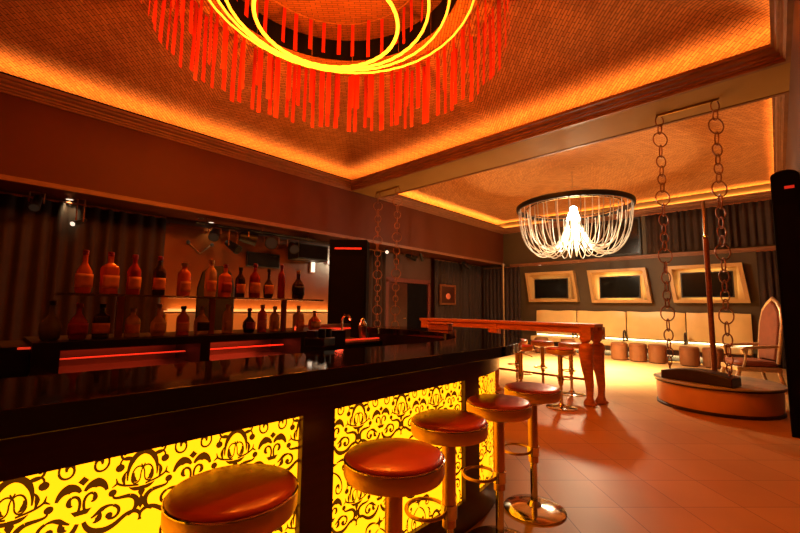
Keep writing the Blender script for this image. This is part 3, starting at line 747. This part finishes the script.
bx = [-5.95, -4.62, -3.22, -1.80, -.47]
blab = ['first cream bench from the left, partly behind the red table', 'second cream bench from the left, under the middle framed screen', 'third cream bench from the left, behind the left swing chain', 'cream bench at the right-hand end of the row, beside the carved armchair']
for i in range(4):
    a, b = bx[i] + .01, bx[i + 1] - .01; w = b - a
    t = thing('bench', blab[i], 'bench', (a, YB, 0), 0, 'cream upholstered benches along the back wall')
    MB().box(.06, w - .06, -.52, -.04, .02, .16).build('plinth', M['black'], t)
    MB().box(0, w, -.60, -.02, .16, .30).build('base', M['darkwood'], t)
    MB().box(.01, w - .01, -.62, -.16, .30, .45).build('seat', M['cream'], t, bevel=.03)
    def fn(u, v, w=w):
        zt = 1.27 + .012 * sin(u * 9 + i) + .01 * (1 - abs(2 * u - 1) ** 4)
        z = .53 + (zt - .53) * v
        bow = .035 * (1 - (2 * v - 1) ** 4) * (1 - abs(2 * u - 1) ** 6)
        return (.005 + (w - .01) * u, -.15 - bow + .05 * v, z)
    m = MB(); m.grid(fn, 20, 8); nb = len(m.v)
    back = [(x, -.025, z) for x, y, z in m.v]; m.add(back, [tuple(reversed(f)) for f in m.f[:160]])
    rim = [k * 9 for k in range(21)] + [20 * 9 + j for j in range(1, 9)] + [k * 9 + 8 for k in range(19, -1, -1)] + [j for j in range(7, 0, -1)]
    for k in range(len(rim)):
        p, q = rim[k], rim[(k + 1) % len(rim)]; m.f.append((p, q, q + nb, p + nb))
    m.build('backrest', M['cream'], t)
    MB().box(.02, w - .02, -.125, -.105, .465, .50).build('light_strip', M['warmled'], t)
    if i in (1, 2, 3):
        MB().tube([(0, -.50, .45), (0, -.50, .66), (0, -.46, .72), (0, -.38, .74), (0, -.30, .70), (0, -.28, .60), (0, -.20, .52)], .022, 8).build('armrest', M['darkwood'], t)
def pouf(mb, r, h):
    return mb.lathe([(r * .96, .02), (r, .05), (r, h - .05), (r * .97, h - .02), (r * .85, h), (.01, h + .005)], n=28)
pt = thing('pouf', 'brown round pouf at the bench, first in view right of the table legs', 'pouf', (-3.15, 11.9, 0), 0, 'brown round poufs in front of the benches')
pouf(MB(), .203, .46).build('cushion', M['pouf'], pt)
MB().lathe([(.16, 0), (.16, .03)], n=24).build('base', M['black'], pt)
MB().tube([(- .204 * cos(2 * pi * k / 40), .204 * sin(2 * pi * k / 40), .40) for k in range(40)], .006, 6, True).build('piping', M['rust'], pt)
for x, y, l in [(-2.71, 11.9, 'brown round pouf, second in view right of the table legs'), (-2.28, 11.92, 'brown round pouf just left of the left swing chain'),
                (-1.62, 11.92, 'brown round pouf between the swing chain and the pole'), (-1.17, 11.95, 'brown round pouf right behind the pole'),
                (-4.5, 11.9, 'brown round pouf seen under the red table'), (-5.3, 11.9, 'brown round pouf farthest left, seen under the red table')]:
    dup(pt, (x, y, 0), random.uniform(0, 6), l)

# ------------------------------------------------------------------ carved armchair (faces left)
ar = thing('armchair', 'high-backed carved armchair in rust velvet with silvered frame beside the bench end', 'armchair', (-.40, 9.5, 0), radians(207))
# local: faces +X; back towards -X
MB().box(-.30, .34, -.30, .30, .30, .38).build('seat_frame', M['silver'], ar, bevel=.015)
def cush(u, v):
    return None
MB().lathe([(.26, .38), (.30, .40), (.305, .44), (.28, .475), (.15, .492), (.01, .495)], (.02, 0, 0), 28, 1.05, .95, square=.5).build('seat_cushion', M['rust'], ar)
bo = [(-.27, 0), (-.30, .3), (-.31, .6), (-.25, .82), (-.13, .93), (0, 1.0), (.13, .93), (.25, .82), (.31, .6), (.30, .3), (.27, 0)]
def fr(a, b, d): return (-.27 - .22 * b * .6 + d, a, .44 + b * 1.12)
MB().extrude([(a * .86, .05 + b * .9) for a, b in bo], fr, -.03, .06).build('backrest', M['rust'], ar, bevel=.02)
MB().tube([fr(a, b, .015) for a, b in bo], .03, 10).build('back_frame', M['silver'], ar)
for s_ in (-1, 1):
    MB().tube([(-.30, s_ * .28, .74), (-.05, s_ * .31, .72), (.20, s_ * .32, .70), (.27, s_ * .32, .66), (.24, s_ * .32, .62)], .028, 8).tube([(.2, s_ * .32, .69), (.22, s_ * .31, .5), (.25, s_ * .29, .36)], .022, 8).build('armrest', M['silver'], ar)
    MB().tube([(.29, s_ * .26, .34), (.33, s_ * .27, .22), (.29, s_ * .26, .1), (.33, s_ * .27, .0)], [.035, .04, .022, .03], 8).build('leg', M['silver'], ar)
    MB().tube([(-.26, s_ * .26, .34), (-.30, s_ * .26, .15), (-.36, s_ * .27, .0)], [.032, .028, .024], 8).build('leg', M['silver'], ar)

# ------------------------------------------------------------------ black towers
def tower(label, loc, w, d, h, arch, ledz):
    t = thing('speaker_tower', label, 'speaker tower', loc, 0, 'tall black speaker towers')
    poly = [(-w / 2, 0), (w / 2, 0)] + [(w / 2 * cos(a), h - arch + arch * sin(a)) for a in [pi * k / 14 for k in range(15)]] if arch else [(-w / 2, 0), (w / 2, 0), (w / 2, h), (-w / 2, h)]
    return t, poly
t, poly = tower('tall black speaker tower standing against the right-hand wall, cut off by the photo edge', (.145, 6.35, 0), .236, .5, 2.9, .07, 2.75)
MB().extrude(poly, lambda a, b, e: (a, e, b), -.3, .25).build('cabinet', M['towerblack'], t, bevel=.01)
MB().box(-.09, .09, -.31, -.30, .3, 2.5).build('grille', M['void'], t)
MB().box(-.01, .07, -.312, -.30, 2.68, 2.71).build('red_indicator', M['dimred'], t)
t, poly = tower('tall black speaker tower behind the bar with a dim red display near its top', (-5.2, 4.25, 0), .62, .5, 2.42, 0, 2.3)
t.rotation_euler = (0, 0, radians(42))
MB().extrude(poly, lambda a, b, e: (a, e, b), -.2, .2).build('cabinet', M['towerblack'], t, bevel=.012)
MB().box(-.27, .27, -.21, -.20, .2, 2.15).build('grille', M['void'], t)
MB().box(-.22, .22, -.212, -.20, 2.255, 2.285).build('red_display', M['dimred'], t)

# ------------------------------------------------------------------ stage lights, screen and speaker on the left wall
tr = thing('lighting_truss', 'black lighting bar under the soffit along the side wall', 'lighting bar', (0, 0, 0))
MB().tube([(-7.62, 2.6, 2.825), (-7.62, 5.2, 2.825)], .022, 8).build('bar', M['black'], tr)
for y in (2.8, 3.9, 5.0): MB().tube([(-7.62, y, 2.8), (-7.62, y, 2.93)], .012, 6).build('hanger', M['iron'], tr)
def spot(label, y, x=-7.62, z=2.8, rz=0, tilt=-20, r=.085, lens='dimlamp', drop=.14, sc=1):
    t = thing('stage_spotlight', label, 'spotlight', (x, y, z), rz, 'stage lights under the soffit'); t.scale = (sc, sc, sc)
    MB().tube([(0, -r - .02, -drop), (0, -r - .02, -.04), (0, 0, -.03), (0, r + .02, -.04), (0, r + .02, -drop)], .010, 6).build('yoke', M['iron'], t)
    a = radians(tilt); dx, dz = cos(a), sin(a)
    p = lambda k: (dx * k, 0, -drop + dz * k)
    c = MB().tube([p(-.17), p(-.15), p(-.06), p(.10), p(.16)], [r * .4, r * .75, r * .9, r, r * 1.1], 18).build('lamp_can', M['black'], t)
    MB().tube([p(.158), p(.166)], r * .92, 18).build('lens', M[lens], c)
    return t
spot('leftmost black stage light on the lighting bar', 2.95, lens='dimlamp', tilt=-35, rz=-.5)
spot('second black stage light on the lighting bar, hung low', 3.30, drop=.34, tilt=-30, rz=.4, lens='screen')
spot('largest black stage light on the lighting bar, pointing along the wall', 3.60, r=.12, tilt=-10, rz=1.2, lens='dimlamp')
spot('round-faced black stage light on the lighting bar, aimed at the room', 4.12, r=.12, tilt=-12, rz=-.55, lens='dimlamp', drop=.17)
spot('rightmost black stage light on the lighting bar beside the loudspeaker', 4.62, r=.1, tilt=-25, rz=-.3, drop=.2)
spot('stage light with a bright white dot, left of the doorway', 7.5, z=2.93, r=.06, lens='whitelamp', rz=-.7, drop=.12, sc=.8)
spot('stage light above the doorway, tilted towards the corner', 8.5, z=2.93, r=.07, lens='dimlamp', rz=.9, drop=.16)
spot('pale stage light between the doorway and the framed picture', 8.95, z=2.93, r=.06, lens='whitelamp', rz=1.9, tilt=-50, drop=.14, sc=.8)
spot('stage light above the framed picture', 11.3, z=2.93, r=.07, lens='dimlamp', rz=.6, tilt=-40, drop=.16)
spot('small stage light near the top left of the bottle-side curtain', .45, z=2.93, r=.06, lens='dimlamp', rz=-.2, tilt=-40, drop=.18)
spot('small reddish-white stage light in front of the brown curtain', .95, z=2.93, r=.04, lens='whitelamp', rz=-.75, tilt=-25, drop=.42, sc=.9)
def downlight(label, x, y, z, r=.045, m='whitelamp'):
    t = thing('downlight', label, 'downlight', (x, y, z), 0, 'small round downlights in the soffit')
    MB().lathe([(r * 1.4, -.006), (r * 1.4, 0), (r, 0), (r, -.006)], n=20).build('bezel', M['steel'], t)
    MB().lathe([(r, -.008), (r, -.002)], n=20).build('lens', M[m], t)
downlight('bright downlight in the soffit in front of the brown curtain', -7.9, .84, 2.929)
downlight('bright downlight in the soffit above the bronze wall panel', -7.95, 3.0, 2.929)
downlight('dimmer downlight in the soffit beside the brighter one above the bronze panel', -7.72, 2.72, 2.929, .04, 'dimlamp')
downlight('small downlight under the back-wall ledge above the first framed screen', -5.75, 12.93, 2.80, .035)
t = thing('wall_monitor', 'black flat monitor on the bronze wall panel behind the bottles', 'monitor', (XL + .03, 4.15, 0))
MB().box(.04, .09, -.38, .38, 2.14, 2.45).build('housing', M['black'], t, bevel=.008)
MB().box(.09, .094, -.36, .36, 2.16, 2.43).build('screen_glass', M['screen'], t)
MB().box(0, .04, -.1, .1, 2.22, 2.36).build('mount', M['iron'], t)
t = thing('wall_loudspeaker', 'black box loudspeaker high on the wall beside the speaker tower', 'loudspeaker', (XL + .04, 5.12, 0))
MB().box(.08, .50, -.40, .40, 2.36, 2.72).build('cabinet', M['black'], t, bevel=.012)
MB().box(.50, .51, -.37, .37, 2.39, 2.69).build('grille', M['void'], t)
MB().box(0, .08, -.08, .08, 2.48, 2.62).build('bracket', M['iron'], t)
t = thing('wall_tube_light', 'short upright white tube light on the bronze wall panel', 'wall light', (XL + .03, 5.42, 0))
MB().box(0, .04, -.07, .07, 2.10, 2.46).build('back_plate', M['iron'], t)
MB().tube([(.07, 0, 2.13), (.07, 0, 2.43)], .045, 12).build('tube', mat('white_tube', (255, 250, 240), .3, emit=(1, .88, .68), es=1.4), t)
t = thing('wall_lamp', 'cluster wall lamp with three pale shades right of the upright tube light', 'wall light', (XL + .03, 6.02, 0))
MB().box(0, .03, -.12, .12, 2.36, 2.42).build('back_plate', M['iron'], t)
for k in (-1, 0, 1): MB().sphere((.08, k * .13, 2.40), .055, nu=12, nv=8).build('lamp_shade', M['whitelamp'], t)

def vmarks(label, y, z):
    t = thing('lamp_bracket', label, 'wall bracket', (XL + .03, y, z), 0, 'V-shaped wall brackets')
    MB().tube([(.03, -.22, .2), (.05, 0, 0), (.03, .22, .2)], .014, 6).build('v_arm', M['steel'], t)
    for s_ in (-1, 1): MB().sphere((.05, s_ * .22, .2), .035, nu=10, nv=6).build('lamp_head', M['dimlamp'], t)
vmarks('V-shaped wall bracket with two small lamps, left part of the bronze panel', 2.85, 2.30)
# long bench and lit ledge along the left wall
t = thing('wall_bench', 'long upholstered bench along the side wall with an amber-lit backrest', 'bench', (XL + .03, 4.2, 0))
MB().box(.02, .62, -1.9, 1.95, .0, .42).build('base', M['darkwood'], t)
MB().box(.2, .64, -1.88, 1.93, .42, .52).build('seat', M['cream'], t, bevel=.03)
MB().box(.03, .18, -1.9, 1.95, .5, 1.16).build('backrest', M['cream'], t, bevel=.03)
MB().box(.04, .08, -1.9, 1.95, 1.19, 1.205).build('light_strip', M['amberled'], t)
for y, l in ((3.4, 'black high-backed chair silhouette behind the straight-sided orange bottle'), ):
    t = thing('lounge_chair', l, 'chair', (-7.0, y - .6, 0), radians(-20))
    MB().box(-.3, .3, -.3, .3, .40, .5).build('seat', M['black'], t, bevel=.03)
    MB().extrude([(-.3, .45), (.3, .45), (.31, 1.6), (.24, 1.9), (.1, 2.02), (-.1, 2.02), (-.24, 1.9), (-.31, 1.6)], lambda a, b, d: (-.26 + d - (b - .45) * .05, a, b), -.05, .05).build('backrest', M['black'], t, bevel=.02)
    for x_, y_ in ((-.25, -.25), (-.25, .25), (.25, -.25), (.25, .25)): MB().lathe([(.022, 0), (.03, .4)], (x_, y_, 0), 10).build('leg', M['black'], t)
t = thing('wall_picture', 'small framed red picture on the curtained side wall', 'picture', (-7.86, 10.6, 0))
MB().box(-.03, .02, -.42, .42, 1.42, 1.48).box(-.03, .02, -.42, .42, 2.02, 2.08).box(-.03, .02, -.42, -.36, 1.48, 2.02).box(-.03, .02, .36, .42, 1.48, 2.02).build('frame', M['iron'], t)
MB().box(-.02, -.005, -.36, .36, 1.48, 2.02).build('print', M['fascia'], t)
MB().sphere((0, .02, 1.70), .012, .13, .10, 16, 8).build('print_flower', M['redpic'], t)

# ------------------------------------------------------------------ lights
def area(name, loc, rot, sx, sy, power, col, spread=180):
    l = bpy.data.lights.new(name, 'AREA'); l.shape = 'RECTANGLE'; l.size = sx; l.size_y = sy; l.energy = power; l.color = col; l.spread = radians(spread)
    o = bpy.data.objects.new(name, l); COL.objects.link(o); o.location = loc; o.rotation_euler = rot; return o
def point(name, loc, r, power, col):
    l = bpy.data.lights.new(name, 'POINT'); l.shadow_soft_size = r; l.energy = power; l.color = col
    o = bpy.data.objects.new(name, l); COL.objects.link(o); o.location = loc; return o
def spotl(name, loc, power, col, ang, r=.05, blend=.6, to=None):
    l = bpy.data.lights.new(name, 'SPOT'); l.energy = power; l.color = col; l.spot_size = radians(ang); l.spot_blend = blend; l.shadow_soft_size = r
    o = bpy.data.objects.new(name, l); COL.objects.link(o); o.location = loc
    if to: o.rotation_euler = (Vector(to) - Vector(loc)).to_track_quat('-Z', 'Y').to_euler()
    return o
AM = (1, .35, .07); AM2 = (1, .37, .07)
CP_ = 40
zc = 4.272
for (x0, x1, y0, y1, col, pw) in ((XS, XR - .02, YN, YF, AM, 1.0), (XS, XR - .02, YB1, YB, AM2, 1.9)):
    LX, LY = x1 - x0, y1 - y0; cx_, cy_ = (x0 + x1) / 2, (y0 + y1) / 2
    # strips lie behind the lip of the moulding, shining up and inwards over the dome
    area('cove_light', (x0 + .03, cy_, zc), (radians(180), radians(-42), 0), .05, LY, CP_ * pw * LY / 6, col)
    area('cove_light', (x1 - .03, cy_, zc), (radians(180), radians(42), 0), .05, LY, CP_ * pw * LY / 6, col)
    area('cove_light', (cx_, y0 + .03, zc), (radians(180 + 42), 0, 0), LX, .05, CP_ * pw * LX / 6, col)
    area('cove_light', (cx_, y1 - .03, zc), (radians(180 - 42), 0, 0), LX, .05, CP_ * pw * LX / 6, col)
for k in range(4):
    point('chandelier_light', (DCX + .8 * cos(k * pi / 2), DCY + .8 * sin(k * pi / 2), 4.28), .15, 125, (1, .21, .012))
point('crystal_light', (CC[0], CC[1], CC[2] - .66), .1, 600, (1, .78, .48))
spotl('crystal_downlight', (CC[0], CC[1], CC[2] - .9), 5200, (1, .78, .46), 96, .12, 1.0, (CC[0], CC[1], 0))
area('bench_light', (-3.2, YB - .62, .14), (radians(62), 0, 0), 5.2, .05, 60, (1, .66, .26))
for x, e in ((-5.45, 12), (-3.36, 75), (-1.31, 55)):
    area('screen_light', (x, YB - .07, 2.0), (radians(90), 0, 0), .8, .5, e, (1, .74, .34))
spotl('ledge_light', (-5.75, 12.9, 2.78), 6, (1, .75, .4), 80, .03, .7, (-5.6, 12.75, 1.5))
area('tray_light', (-2.95, .66, 1.06), (0, 0, 0), .1, .6, .7, (1, .08, .03))
area('tray_light', (-2.95, 1.4, 1.06), (0, 0, 0), .1, .6, 1.6, (1, .08, .03))
point('station_light', (-3.45, 2.7, 1.25), .05, 2.5, (1, .08, .03))
area('ledge_glow', (XL + .13, 4.2, 1.22), (0, radians(150), 0), .06, 3.6, 22, (1, .5, .14))
for x, y in ((-7.9, .84), (-7.95, 3.0)): spotl('soffit_spot', (x, y, 2.9), 8, (1, .7, .35), 100, .04, .8, (x, y, 0))

# ------------------------------------------------------------------ world + view
w = bpy.data.worlds.new('room_air'); S.world = w; w.use_nodes = True
w.node_tree.nodes['Background'].inputs[0].default_value = (.02, .008, .003, 1); w.node_tree.nodes['Background'].inputs[1].default_value = .3
S.view_settings.view_transform = 'Standard'; S.view_settings.look = 'None'; S.view_settings.gamma = 1; S.view_settings.exposure = 0
S.view_settings.use_curve_mapping = False
